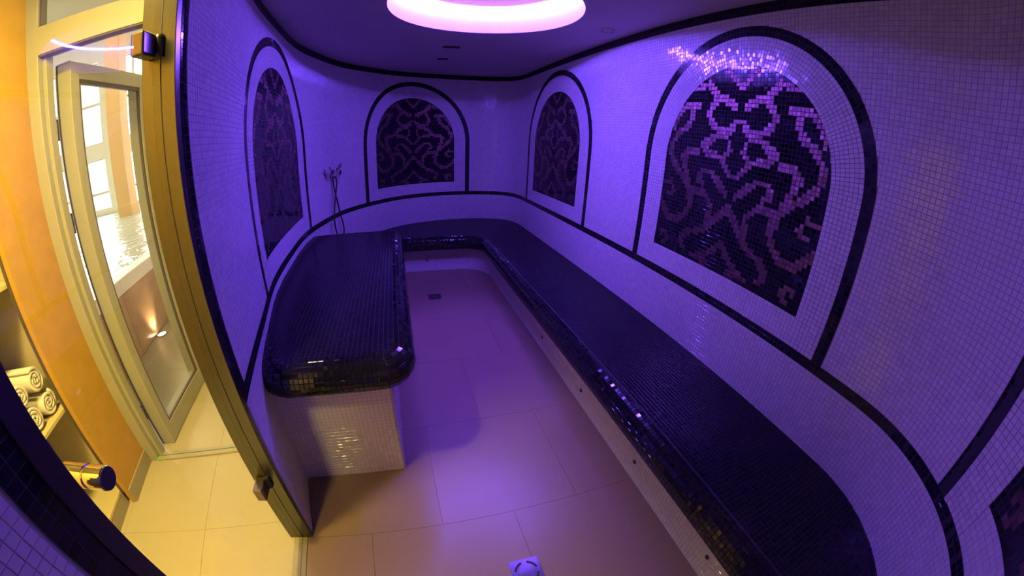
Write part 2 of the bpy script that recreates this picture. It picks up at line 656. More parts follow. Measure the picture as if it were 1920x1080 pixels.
# ------------------------------------------------------------------ arched damask panels
STROKES = [  # right half, in pixels of a frontal drawing 425 wide and 950 high; mirrored about x = 0
    (15, [(75, 15), (0, 105)]),
    (26, [(175, 85), (150, 120), (110, 150), (65, 170), (30, 195)]),
    (20, [(110, 150), (145, 180), (168, 230), (150, 280), (100, 310), (50, 295), (18, 260)]),
    (26, [(40, 285), (70, 320), (100, 330)]),
    (24, [(90, 315), (150, 350), (190, 385), (160, 415)]),
    (18, [(160, 415), (90, 425), (45, 465), (15, 500)]),
    (14, [(45, 350), (35, 395), (70, 425)]),
    (16, [(225, 190), (265, 195)]),
    (22, [(240, 200), (290, 180), (330, 205), (365, 245), (388, 300)]),
    (22, [(262, 205), (272, 255), (300, 295), (345, 330), (385, 385), (392, 440), (360, 495), (315, 535), (265, 575), (235, 610), (215, 660)]),
    (22, [(220, 415), (280, 420), (302, 450), (280, 515), (255, 580)]),
    (18, [(30, 590), (60, 560), (85, 530), (125, 500), (172, 505), (192, 545), (160, 570)]),
    (22, [(95, 660), (140, 615), (205, 605), (240, 625), (222, 680), (240, 735), (300, 785), (370, 770), (415, 720)]),
    (14, [(375, 590), (335, 630), (350, 655), (375, 650)]),
    (16, [(370, 590), (410, 600)]),
    (20, [(0, 650), (40, 685), (85, 745), (140, 795), (205, 815), (245, 860), (222, 905)]),
    (16, [(95, 660), (105, 720), (85, 745)]),
    (20, [(0, 805), (45, 865), (95, 905), (150, 925)]),
    (22, [(60, 930), (130, 915)]),
    (15, [(345, 860), (335, 905), (365, 915)]),
    (14, [(345, 860), (385, 875)]),
    (14, [(400, 740), (425, 690)]),
    (18, [(215, 95), (250, 108)]),
]


def motif(u, v):
    """u, v: pieces' positions (0..425 from the axis, 0..950 from the top)"""
    on = np.zeros(len(u), bool)
    for w, pts in STROKES:
        for (x0, y0), (x1, y1) in zip(pts, pts[1:]):
            dx, dy = x1 - x0, y1 - y0
            t = np.clip(((u - x0) * dx + (v - y0) * dy) / (dx * dx + dy * dy), 0, 1)
            on |= np.hypot(u - x0 - t * dx, v - y0 - t * dy) < w * .80
    return on


for sc, wp, wb, wall, label, _x in ARCHES:
    o3 = wall_point(np.array([sc]), np.array([Z_BOT]))[0]
    root = thing('mosaic_panel', label, 'wall panel', o3, 'arched damask panels round the room')
    spring = Z_TOP - wp
    # dark field and copper motif
    n = 24
    rim_s = [sc - wp] + [sc + wp * math.cos(math.pi - math.pi * i / n) for i in range(n + 1)] + [sc + wp]
    rim_z = [Z_BOT] + [spring + wp * math.sin(math.pi * i / n) for i in range(n + 1)] + [Z_BOT]
    # backing built as strips so that it follows a curved wall
    ss = np.linspace(sc - wp, sc + wp, 41)
    zt = spring + np.sqrt(np.maximum(wp ** 2 - (ss - sc) ** 2, 0))
    A = wall_point(ss, np.full(41, Z_BOT), .0004)
    B = wall_point(ss, zt, .0004)
    pydata('backing', np.concatenate([A, B]), [(i, i + 1, 42 + i, 41 + i) for i in range(40)], 'dark_grout', root)
    a, b, da, db = grid(sc - wp, sc + wp, Z_BOT, Z_TOP, .0216, .0216)
    ins = (b < spring) | (np.hypot(a - sc, b - spring) < wp + .007)
    a, b = a[ins], b[ins]
    on = motif(np.abs(a - sc) / wp * 425, (Z_TOP - b) / (Z_TOP - Z_BOT) * 950)
    fn = lambda s, z: wall_point(s, z, .0006)
    lay('dark_mosaic', fn, a[~on], b[~on], da, db, 'plum_tile', root, h=.0009, gap=.0010, tilt=.006)
    lay('copper_mosaic', fn, a[on], b[on], da, db, 'brown_tile', root, h=.0012, gap=.0010, tilt=.035)
    # white border laid in curved courses and the black outline
    zl = ZM1
    ZARC = spring
    leg = ZARC - zl
    half = math.pi / 2

    def border(t, rho, sc=sc, leg=leg, zl=zl, r0=wb, ZARC=spring):
        """t runs up the one leg, over the arch and down the other; rho is the distance from the axis"""
        t = np.asarray(t, float)
        al = r0 * math.pi
        th = np.clip((t - leg) / r0, 0, math.pi)
        s = np.where(t < leg, sc - rho, np.where(t > leg + al, sc + rho, sc - rho * np.cos(th)))
        z = np.where(t < leg, zl + t, np.where(t > leg + al, ZARC - (t - leg - al), ZARC + rho * np.sin(th)))
        return wall_point(s, z)

    total = 2 * leg + wb * math.pi
    a, b, da, db = grid(0, total, wp, wb - BAND / 2)
    # courses end on the panel's own edge
    al = wb * math.pi
    thb = np.clip((a - leg) / wb, 0, math.pi)
    below = (a < leg) | (a > leg + al)
    sx = np.where(a < leg, sc - b, np.where(a > leg + al, sc + b, sc - b * np.cos(thb)))
    zx = np.where(a < leg, zl + a, np.where(a > leg + al, ZARC - (a - leg - al), ZARC + b * np.sin(thb)))
    ok = ~((np.where(zx < spring, np.abs(sx - sc), np.hypot(sx - sc, zx - spring)) < wp + .006) & (zx > Z_BOT))
    lay('border_mosaic', border, a[ok], b[ok], da, db, 'white_tile', root, h=.0030, tilt=.022)
    a, b, da, db = grid(sc - wp, sc + wp, ZM1, Z_BOT)
    lay('sill_mosaic', lambda s, z: wall_point(s, z), a, b, da, db, 'white_tile', root, tilt=.018)
    fun = lambda t, w, bf=border, wb=wb: bf(t, wb + w) + (wall_point(np.array([sc]), np.array([1.]), OFF) - wall_point(np.array([sc]), np.array([1.])))[0] * 1.0
    nn = 80
    tt = np.linspace(0, total, nn + 1)
    A = fun(tt, np.full(nn + 1, -BAND / 2))
    B = fun(tt, np.full(nn + 1, BAND / 2))
    ol = pydata('outline', np.concatenate([A, B]), [(i, i + 1, nn + 2 + i, nn + 1 + i) for i in range(nn)], 'dark_grout', root)
    a, b, da, db = grid(0, total, -BAND / 2, BAND / 2, .0225, BAND / 2)
    lay('outline_mosaic', fun, a, b, da, db, 'black_tile', root, h=.0009, gap=.0008, tilt=.006)

# ------------------------------------------------------------------ floor
floor = struct(box('floor', (-.62, -.45, -.12), (1.6, 4.95, -.012), 'floor_grout'))
floor['label'] = 'beige tiled floor of the steam room'
TW = .645


def plate(name, x0, x1, y0, y1, z0, z1, m, parent, fr=None, g=.0007):
    bm = bmesh.new()
    add_box(bm, (x0 + g, y0 + g, z0), (x1 - g, y1 - g, z1), fr)
    return bm_obj(name, bm, m, parent)


for j in range(-2, 7):
    y0, y1 = .898 + j * TW, .898 + (j + 1) * TW
    off = .04 if j % 2 == 0 else .367
    for i in range(-3, 4):
        x0, x1 = off + i * TW, off + (i + 1) * TW
        lim = -.575 if y0 < .9 else -.80
        x0, x1 = max(x0, lim), min(x1, 1.58)
        a, b = max(y0, -.42), min(y1, 4.9)
        if x1 - x0 > .02 and b - a > .02:
            plate('tile', x0, x1, a, b, -.012, 0, 'floor_tile', floor)

# ------------------------------------------------------------------ ceiling with the round recess
RC, RR_, ZLED = (.520, 2.275), .586, 2.500
bm = bmesh.new()
out = PLAN[::1]
ov = [bm.verts.new((x, y, ZC)) for x, y in out]
oe = [bm.edges.new((ov[i], ov[(i + 1) % len(ov)])) for i in range(len(ov))]
NH = 96
hv = [bm.verts.new((RC[0] + RR_ * math.cos(2 * math.pi * i / NH), RC[1] + RR_ * math.sin(2 * math.pi * i / NH), ZC)) for i in range(NH)]
he = [bm.edges.new((hv[i], hv[(i + 1) % NH])) for i in range(NH)]
bmesh.ops.triangle_fill(bm, use_beauty=True, use_dissolve=False, edges=oe + he)
ceiling = struct(bm_obj('ceiling', bm, 'plaster'), 'pale plaster ceiling tinted violet by the ring light')
cl = thing('ceiling_light', 'round recessed ceiling light glowing white and violet', 'light', (RC[0], RC[1], ZC))
bm = bmesh.new()
HL = ZLED - ZC
lathe(bm, [(RR_, 0), (RR_, HL + .034), (RR_ - .10, HL + .034), (RR_ - .10, HL + .042)], (RC[0], RC[1], ZC), seg=96, cap=False)  # inward ledge added above the LED strip to keep its light off the dome
bm_obj('recess', bm, 'plaster', cl)
bm = bmesh.new()
lathe(bm, [(RR_ - .10, HL + .042), (RR_ - .105, HL + .075), (RR_ - .15, HL + .13), (RR_ - .22, HL + .17), (RR_ - .38, HL + .195), (0, HL + .20)], (RC[0], RC[1], ZC), seg=96, cap=False)
bm_obj('dome', bm, 'plaster', cl, smooth=True)
bm = bmesh.new()
ring = [(RC[0] + (RR_ - .018) * math.cos(2 * math.pi * i / 96), RC[1] + (RR_ - .018) * math.sin(2 * math.pi * i / 96), ZLED + .020) for i in range(97)]
tube(bm, ring, .009, 8, cap=False)
bm_obj('led_strip', bm, 'led', cl, smooth=True)


# ------------------------------------------------------------------ benches
def inside(poly, x, y):
    k = np.zeros(len(x), bool)
    for (x0, y0), (x1, y1) in zip(poly, np.roll(poly, -1, 0)):
        c = (y0 > y) != (y1 > y)
        with np.errstate(divide='ignore', invalid='ignore'):
            k ^= c & (x < (x1 - x0) * (y - y0) / (y1 - y0 + 1e-15) + x0)
    return k


class Path:
    def __init__(self, pts):
        self.p = np.array(pts, float)
        self.s = np.r_[0, np.cumsum(np.hypot(*np.diff(self.p, axis=0).T))]
        self.n = self.s[-1]

    def at(self, s, side):
        s = np.asarray(s, float)
        x, y = np.interp(s, self.s, self.p[:, 0]), np.interp(s, self.s, self.p[:, 1])
        e = .012
        a, b = np.clip(s - e, 0, self.n), np.clip(s + e, 0, self.n)
        dx = np.interp(b, self.s, self.p[:, 0]) - np.interp(a, self.s, self.p[:, 0])
        dy = np.interp(b, self.s, self.p[:, 1]) - np.interp(a, self.s, self.p[:, 1])
        n = np.hypot(dx, dy)
        return x, y, dy / n * side, -dx / n * side


def bench_slab(root, nose, back, z_top, r, single=0):
    """flat top from the nose line to the wall, round nose of radius r along the nose path (room on its right-hand side for side=+1)"""
    side = 1
    poly = np.concatenate([nose.p, back])
    # body
    bm = bmesh.new()
    vt = [bm.verts.new((x, y, z_top - .0006)) for x, y in poly]
    vb = [bm.verts.new((x, y, z_top - 2 * r)) for x, y in poly]
    et = [bm.edges.new((vt[i], vt[(i + 1) % len(vt)])) for i in range(len(vt))]
    eb = [bm.edges.new((vb[i], vb[(i + 1) % len(vb)])) for i in range(len(vb))]
    bmesh.ops.triangle_fill(bm, use_beauty=True, edges=et)
    bmesh.ops.triangle_fill(bm, use_beauty=True, edges=eb)
    rows = []
    ss = np.linspace(0, nose.n, max(8, int(nose.n / .02)))
    for k in range(13):
        a = math.pi / 2 - math.pi * k / 12
        x, y, nx, ny = nose.at(ss, side)
        rr = r - .0015
        rows.append([bm.verts.new((x[i] + nx[i] * rr * math.cos(a), y[i] + ny[i] * rr * math.cos(a), z_top - r + rr * math.sin(a))) for i in range(len(ss))])
    for A, B in zip(rows, rows[1:]):
        for i in range(len(ss) - 1):
            bm.faces.new((A[i], A[i + 1], B[i + 1], B[i]))
    for i in (0, len(ss) - 1):
        bm.faces.new([R_[i] for R_ in rows])
    slab = bm_obj('slab', bm, 'mid_grout', root)
    # mosaic of the flat top
    lo, hi = poly.min(0), poly.max(0)
    a, b, da, db = grid(lo[0], hi[0], lo[1], hi[1])
    k = inside(poly, a, b)
    lay('top_mosaic', lambda x, y: np.stack([x, y, np.full(len(x), z_top)], -1), a[k], b[k], da, db, 'bench_top_tile', slab, tilt=.006, gap=.0013, h=.0007)

    def nz(s, w):
        x, y, nx, ny = nose.at(s, side)
        an = math.pi / 2 - w / r
        return np.stack([x + nx * r * np.cos(an), y + ny * r * np.cos(an), z_top - r + r * np.sin(an)], -1)

    a, b, da, db = grid(0, nose.n, 0, math.pi * r)
    lay('nose_mosaic', nz, a, b, da, db, 'bench_tile', slab, tilt=.026, gap=.0013, h=.0012, single=single, flip=True)
    return slab


def fillet(pts, radii, n=10):
    out = [pts[0]]
    for i in range(1, len(pts) - 1):
        p, q, w = np.array(pts[i - 1], float), np.array(pts[i], float), np.array(pts[i + 1], float)
        r = radii[i - 1]
        a, b = (p - q) / np.linalg.norm(p - q), (w - q) / np.linalg.norm(w - q)
        ang = math.acos(np.clip(a @ b, -1, 1))
        d = r / math.tan(ang / 2)
        c = q + (a + b) / np.linalg.norm(a + b) * r / math.sin(ang / 2)
        p0, p1 = q + a * d, q + b * d
        a0, a1 = math.atan2(*(p0 - c)[::-1]), math.atan2(*(p1 - c)[::-1])
        da = (a1 - a0 + math.pi) % (2 * math.pi) - math.pi
        out += [tuple(c + r * np.array([math.cos(a0 + da * k / n), math.sin(a0 + da * k / n)])) for k in range(n + 1)]
    out.append(pts[-1])
    return out


def plinth(root, name, path, z0, z1, back, single=0, gm='grout', side=1):
    poly = np.concatenate([path.p, back])
    bm = bmesh.new()
    vt = [bm.verts.new((x, y, z1)) for x, y in poly]
    vb = [bm.verts.new((x, y, z0)) for x, y in poly]
    n = len(poly)
    for i in range(n):
        j = (i + 1) % n
        bm.faces.new((vb[i], vb[j], vt[j], vt[i]))
    bmesh.ops.triangle_fill(bm, use_beauty=True, edges=[bm.edges.get((vt[i], vt[(i + 1) % n])) for i in range(n)])
    o = bm_obj(name, bm, gm, root)

    def fn(s, z):
        x, y, nx, ny = path.at(s, side)
        return np.stack([x + nx * .0006, y + ny * .0006, z], -1)

    a, b, da, db = grid(0, path.n, z0, z1)
    lay('front_mosaic', fn, a, b, da, db, 'white_tile', o, tilt=.010, single=single)
    return o


def plan_between(s0, s1, n=60, off=0.0):
    s = np.linspace(s0, s1, n)
    return wall_point(s, np.zeros(n), off)[:, :2]


# long L-shaped bench: nose path runs from the far left wall along the far wall and then towards us,
# so that the room lies on its right-hand side
ZB, RN = .445, .080
nose = Path(fillet([(-.55, 3.99), (.954, 3.99), (.954, -.40)], [.25], 14))
s_a, s_b = s_of(-.55, 3.99), S_RIGHT_END - .095
back = plan_between(s_b, s_a, 160, .0)
long_bench = thing('bench', 'long black mosaic bench along the wall, turning the far corner on a white plinth', 'bench', (1.2, 2.0, 0))
bench_slab(long_bench, nose, back, ZB, RN)
pl = Path(fillet([(-.50, 4.10), (.995, 4.10), (.995, -.40)], [.32], 14))
plinth(long_bench, 'plinth', pl, 0, ZB - 2 * RN + .002, plan_between(S_RIGHT_END - .15, s_of(-.45, 4.10), 120, .0))
for x, y, z, dx, dy in ((.995, 2.175, .106, -1, 0), (.995, 1.523, .102, -1, 0), (.995, .911, .112, -1, 0), (.995, .303, .135, -1, 0), (.296, 4.10, .130, 0, -1), (.882, 4.055, .110, -.5, -1)):
    bm = bmesh.new()
    lathe(bm, [(.0, .009), (.006, .009), (.011, .006), (.012, .002), (.012, 0)], (x, y, z), (dx, dy, 0), 16)
    bm_obj('nozzle', bm, 'steel', long_bench, smooth=False)

# single bench beside the door
ZS = .730
nose2 = Path(fillet([(-.705, 1.62), (-.550, 1.227), (-.060, 1.227), (-.060, 3.19), (-.735, 3.19)], [.085, .06, .045], 8))
s1_, s2_ = s_of(-.68, 1.62), s_of(-.76, 3.19)
lounger = thing('bench', 'free-ended black mosaic bench on a square white base beside the door', 'bench', (-.35, 2.2, 0))
back2 = plan_between(s2_, s1_, 50, .0)
bench_slab(lounger, nose2, back2, ZS, RN, single=280)
base_p = Path([(-.640, 1.257), (-.094, 1.260), (-.094, 3.12)])
plinth(lounger, 'base', base_p, 0, ZS - 2 * RN + .002, plan_between(s_of(-.76, 3.12), s_of(-.62, 1.26), 40, .0), single=290, gm='grout')

# ------------------------------------------------------------------ floor drains
def drain(label, cx, cy, w, d, metal):
    t = thing('floor_drain', label, 'drain', (cx, cy, 0))
    bm = bmesh.new()
    add_box(bm, (cx - w / 2, cy - d / 2, 0.0), (cx + w / 2, cy + d / 2, .004))
    bevel_all(bm, .0012, 1)
    bm_obj('frame', bm, metal, t)
    for k in range(4):
        bm = bmesh.new()
        n = 8
        a0, a1 = math.radians(90 * k + 14), math.radians(90 * k + 76)
        r0, r1 = min(w, d) * .33, min(w, d) * .40
        vi = []
        for zz in (.0042, .0050):
            for r in (r0, r1):
                vi.append([bm.verts.new((cx + r * math.cos(a0 + (a1 - a0) * i / n), cy + r * math.sin(a0 + (a1 - a0) * i / n), zz)) for i in range(n + 1)])
        for i in range(n):
            bm.faces.new((vi[2][i], vi[2][i + 1], vi[3][i + 1], vi[3][i]))
            bm.faces.new((vi[0][i], vi[0][i + 1], vi[2][i + 1], vi[2][i]))
            bm.faces.new((vi[1][i], vi[1][i + 1], vi[3][i + 1], vi[3][i]))
        bm_obj('slot', bm, 'drain_black', t)
    bm = bmesh.new()
    lathe(bm, [(min(w, d) * .30, 0), (min(w, d) * .29, .0015), (0, .0018)], (cx, cy, .004), seg=28)
    bm_obj('cover', bm, metal, t)
    return t


M['drain_steel'] = mat('polished_drain_steel', (.62, .60, .58), .2, 1.0)
M['old_steel'] = mat('dark_drain_metal', (.10, .06, .06), .5, .6)
drain('shiny square steel floor drain with a round slotted cover near the bench end', .326, .585, .125, .125, 'drain_steel')
drain('small dark square floor drain in the middle of the far floor', .298, 3.325, .125, .125, 'old_steel')

# ------------------------------------------------------------------ ceiling fittings
t = thing('ceiling_fitting', 'small round white fitting on the ceiling beside the ring light', 'ceiling fitting', (1.357, 2.28, ZC))
bm = bmesh.new()
lathe(bm, [(.052, 0), (.050, -.012), (.042, -.018)], (1.357, 2.28, ZC), seg=32, cap=False)
lathe(bm, [(.042, -.018), (.040, -.010), (0, -.010)], (1.357, 2.28, ZC), seg=32, cap=False)
bm_obj('rim', bm, 'plaster', t)
bm = bmesh.new()
lathe(bm, [(.036, -.010), (.030, -.017), (0, -.020)], (1.357, 2.28, ZC), seg=24)
bm_obj('cover', bm, 'plaster', t)
for lab, x, y, w, d in (('dark ceiling slot nearer to the ring light', .475, 3.36, .15, .06), ('small dark ceiling slot nearer to the far wall', .464, 3.89, .11, .05)):
    t = thing('ceiling_vent', lab, 'vent', (x, y, ZC), 'dark slots in the ceiling')
    bm = bmesh.new()
    for a, b, c, e in ((-1, 1, -1, -.72), (-1, 1, .72, 1), (-1, -.86, -.72, .72), (.86, 1, -.72, .72)):
        add_box(bm, (x + a * w / 2, y + c * d / 2, ZC - .006), (x + b * w / 2, y + e * d / 2, ZC + .001))
    bm_obj('frame', bm, 'old_steel', t)
    for k in (-1, 0, 1):
        bm = bmesh.new()
        add_box(bm, (x - w * .43, y + k * d * .2 - .004, ZC - .004), (x + w * .43, y + k * d * .2 + .004, ZC + .001))
        bm_obj('slat', bm, 'drain_black', t)

# ------------------------------------------------------------------ hand shower on the curved far corner
def wp3(s, z, off):
    return tuple(wall_point(np.array([s]), np.array([z]), off)[0])


S0 = s_of(-.647, 3.642)
sh = thing('hand_shower', 'chrome hand shower with two taps and a hanging hose on the rounded wall', 'shower', wp3(S0, .9, 0))
nrm = np.array(wp3(S0, 1, .1)) - np.array(wp3(S0, 1, 0))
for ds, z in ((-.115, 1.245), (.085, 1.225)):
    bm = bmesh.new()
    lathe(bm, [(.030, 0), (.030, .008), (.014, .012), (.014, .045), (.026, .047), (.028, .075), (.022, .082), (0, .083)], wp3(S0 + ds, z, 0), tuple(nrm), 20)
    tap = bm_obj('tap', bm, 'chrome', sh, smooth=False)
    bm = bmesh.new()
    c = np.array(wp3(S0 + ds, z, .062))
    add_box(bm, tuple(c - [.007, .007, .05]), tuple(c + [.007, .007, .05]))
    bevel_all(bm, .003, 1)
    bm_obj('lever', bm, 'chrome', tap)
bm = bmesh.new()
lathe(bm, [(.026, 0), (.026, .010), (.012, .014), (.012, .06), (.020, .062), (.020, .085), (0, .086)], wp3(S0, 1.215, 0), tuple(nrm), 20)
bm_obj('holder', bm, 'chrome', sh)
bm = bmesh.new()
tube(bm, [wp3(S0, 1.17, .075), wp3(S0, 1.22, .08), wp3(S0, 1.27, .085), wp3(S0 + .005, 1.295, .10)], .011, 12)
lathe(bm, [(.012, -.01), (.032, .0), (.036, .010), (.030, .016), (0, .017)], wp3(S0 + .005, 1.292, .10), tuple(nrm * 8 + np.array([0, 0, -.35])), 20)
bm_obj('shower_head', bm, 'chrome', sh)
bm = bmesh.new()
tube(bm, catmull([wp3(S0, 1.17, .075), wp3(S0 - .01, 1.06, .065), wp3(S0 - .05, .90, .05), wp3(S0 - .08, .74, .05), wp3(S0 - .04, .60, .06), wp3(S0 + .05, .57, .06), wp3(S0 + .125, .66, .05),
                  wp3(S0 + .10, .80, .04), wp3(S0 + .06, .95, .035), wp3(S0 + .02, 1.10, .03), wp3(S0 + .01, 1.19, .03)], 10), .0075, 8)
bm_obj('hose', bm, 'steel', sh)

# ------------------------------------------------------------------ glass door and its steel frame
door = bpy.data.objects.new('door_1', None)
door.location = (-.60, .90, 0)
COL.objects.link(door)
bpy.context.view_layer.update()
struct(door, 'frameless clear glass door in a brushed steel frame')
XG = -.622
bm = bmesh.new()
add_box(bm, (-.660, .9005, 0), (-.5545, .9315, 2.12))
bevel_all(bm, .002, 2)
bm_obj('jamb', bm, 'steel', door)
box('jamb_groove', (-.600, .8992, 0), (-.5975, .9008, 2.09), 'groove_knob_dark', door)
bm = bmesh.new()
add_box(bm, (-.660, .245, 0), (-.5545, .288, 2.12))
bevel_all(bm, .002, 2)
bm_obj('jamb', bm, 'dark_steel', door)
box('lintel', (-.660, .288, 2.09), (-.5545, .9005, 2.12), 'steel', door)
box('pane', (XG - .004, .293, .008), (XG + .004, .897, 2.085), 'glass', door)
for z in (1.815, .415):
    bm = bmesh.new()
    add_box(bm, (XG - .020, .826, z - .030), (XG + .020, .8995, z + .030))
    bevel_all(bm, .006, 3)
    h_ = bm_obj('hinge', bm, 'hinge_metal', door)
    bm = bmesh.new()
    lathe(bm, [(.0, -.030), (.013, -.029), (.016, -.022), (.016, .022), (.013, .029), (0, .030)], (XG + .020, .897, z), (0, 0, 1), 16)
    bm_obj('knuckle', bm, 'dark_steel', h_, smooth=False)
kz, ky = 1.066, .352
bm = bmesh.new()
lathe(bm, [(0, .050), (.0215, .0495), (.0230, .047), (.0230, .005), (.0205, .004), (.0205, -.004), (.0230, -.005), (.0230, -.070), (.0215, -.072), (0, -.0725)], (XG, ky, kz), (1, 0, 0), 40)
kn = bm_obj('knob', bm, 'chrome', door)
bm = bmesh.new()
lathe(bm, [(0, .0508), (.0205, .0505), (.0210, .0495)], (XG, ky, kz), (1, 0, 0), 40)
bm_obj('knob_end_reflection', bm, 'groove_knob_dark', kn)  # dark disc stands in for the dark room mirrored in the chrome end
# sill under the glass
st = struct(box('trim_5', (-.640, .288, -.012), (-.577, .9005, .001), 'skirting'), 'flush threshold strip under the glass door')
box('joint', (-.602, .288, -.01), (-.599, .9005, .0016), 'gasket', st)

# ------------------------------------------------------------------ hall outside the glass door
hall_floor = struct(box('floor', (-.55, -2.45, -.12), (1.02, 9.6, -.012), 'floor_grout', fr=V), 'sand tiled floor of the hall outside')
struct(box('floor', (-.95, -.2, -.12), (-.55, 9.6, -.012), 'floor_grout', fr=V))
HT = .515
for j in range(-4, 8):
    y0, y1 = -.541 + j * HT, -.541 + (j + 1) * HT
    for i in range(-3, 2):
        x0, x1 = .5 + i * HT, .5 + (i + 1) * HT
        if y1 <= .03:
            x0, x1 = max(x0, -.10), min(x1, 1.0)
            if y0 > -.8:
                x1 = min(x1, 1.0)
        else:
            x0, x1 = max(x0, -.655), min(x1, 1.0)
        y1c = y1
        if x1 - x0 > .03:
            plate('tile', x0, x1, y0, y1c, -.012, 0, 'hall_tile', hall_floor, V)


def hbox(name, lo, hi, m, parent=None, bev=0.0):
    return box(name, lo, hi, m, parent, bev, V)


bm = bmesh.new()
P_ = [(0, -.020), (0, -.335), (-.030, -.335), (-.030, -.245), (-.14, -.245), (-.14, -.020)]
v0 = [bm.verts.new(V(x, y, 0)) for x, y in P_]
v1 = [bm.verts.new(V(x, y, 2.6)) for x, y in P_]
for i in range(6):
    bm.faces.new((v0[i], v0[(i + 1) % 6], v1[(i + 1) % 6], v1[i]))
bm.faces.new(v0)
bm.faces.new(v1)
struct(bm_obj('wall_hall', bm, 'orange'), 'orange stucco wall strip beside the white door frame')
struct(hbox('wall_hall', (-.14, -1.30, 2.20), (0, -.335, 2.6), 'orange'), 'orange stucco wall over the shelves')
struct(hbox('wall_hall', (-.14, -2.45, 0), (0, -1.30, 2.6), 'orange'), 'orange stucco wall past the shelves')
struct(hbox('wall_hall', (-.14, -2.55, 0), (1.2, -2.45, 2.6), 'cream'), 'cream end wall of the hall')
struct(hbox('ceiling_hall', (-.14, -2.55, 2.6), (1.10, .06, 2.66), 'plaster'), 'plaster ceiling of the hall')
struct(hbox('baseboard_hall', (-.004, -.331, 0), (.010, -.020, .092), 'skirting'), 'sand tile skirting under the orange wall')
struct(hbox('baseboard_hall', (-.062, -1.30, 0), (-.048, -.337, .088), 'skirting'), 'sand tile skirting under the shelves')
for lx, ly in ((.72, -1.65), (.62, -.88)):
    t = thing('downlight', 'round warm downlight in the hall ceiling ' + ('at the dark end of the hall' if ly < -1 else 'in front of the glass door'), 'light', V(lx, ly, 2.6), 'hall downlights')
    bm = bmesh.new()
    lathe(bm, [(.075, 0), (.075, -.008), (.060, -.010), (.055, .0)], V(lx, ly, 2.6), seg=28, cap=False)
    bm_obj('ring', bm, 'steel', t)
    bm = bmesh.new()
    lathe(bm, [(.055, -.003), (0, -.003)], V(lx, ly, 2.6), seg=28, cap=False)
    bm_obj('lens', bm, 'bulb', t)

# shelves in the wall recess
cab = thing('shelf_unit', 'cream built-in shelf unit in the orange wall holding towels', 'shelf', V(-.25, -.8, 0))
hbox('side_panel', (-.42, -.262, .088), (-.042, -.247, 2.19), 'cabinet', cab, .002)
hbox('side_panel', (-.42, -1.300, .088), (-.042, -1.284, 2.19), 'cabinet', cab, .002)
hbox('back_panel', (-.44, -1.300, .088), (-.42, -.247, 2.19), 'cabinet', cab)
for z in (.088, .638, 1.238, 1.80):
    hbox('shelf', (-.42, -1.284, z), (-.046, -.262, z + .018), 'cabinet', cab, .0015)
hbox('top_panel', (-.42, -1.284, 2.172), (-.042, -.262, 2.19), 'cabinet', cab)
hbox('shadow_gap', (-.042, -.345, .088), (-.031, -.262, 2.19), 'gasket', cab)


def towel(ly, z, r, label, turn):
    bm = bmesh.new()
    turns, n = 3.1, 74
    th = r / (turns + .4) * .98
    inner, outer = [], []
    for i in range(n + 1):
        a = 2 * math.pi * turns * i / n
        ro = .010 + (r - .010) * i / n
        sq = 1 + .05 * math.sin(2 * a + turn)
        for arr, rad in ((outer, ro * sq), (inner, max(ro - th * .86, .002) * sq)):
            arr.append((rad * math.cos(a + turn), rad * math.sin(a + turn)))
    depth = [(-.38, 1.0), (-.22, 1.01), (-.093, 1.0), (-.084, .985), (-.080, .95)]
    rings = []
    for lx, k in depth:
        A = [bm.verts.new(V(lx + .0018 * math.sin(i * .9), ly + p[0] * (k if i > n * .7 else 1), z + p[1] * (k if i > n * .7 else 1))) for i, p in enumerate(outer)]
        B = [bm.verts.new(V(lx + .0018 * math.sin(i * .9), ly + p[0], z + p[1])) for i, p in enumerate(inner)]
        rings.append((A, B))
    for (A, B), (C_, D) in zip(rings, rings[1:]):
        for i in range(n):
            bm.faces.new((A[i], A[i + 1], C_[i + 1], C_[i]))
            bm.faces.new((B[i + 1], B[i], D[i], D[i + 1]))
    A, B = rings[-1]
    for i in range(n):
        bm.faces.new((A[i], A[i + 1], B[i + 1], B[i]))
    A, B = rings[0]
    for i in range(n):
        bm.faces.new((A[i + 1], A[i], B[i], B[i + 1]))
    for (A, B), (C_, D) in zip(rings, rings[1:]):
        bm.faces.new((A[n], B[n], D[n], C_[n]))
    o = bm_obj('rolled_towel', bm, 'towel', None, smooth=True)
    tag(o, label, 'towel', 'rolled towels on the shelf')


towel(-.372, .717, .060, 'rolled cream towel lying on the shelf board next to the side panel', .3)
towel(-.380, .838, .060, 'rolled cream towel on top, next to the side panel', 1.4)
towel(-.494, .716, .059, 'rolled cream towel at the bottom, second from the side panel', 2.2)
towel(-.503, .836, .060, 'rolled cream towel on top, second from the side panel', 4.0)
towel(-.616, .717, .060, 'rolled cream towel at the bottom, third from the side panel and half hidden', 5.1)
towel(-.625, .836, .058, 'rolled cream towel on top, third from the side panel and half hidden', .9)

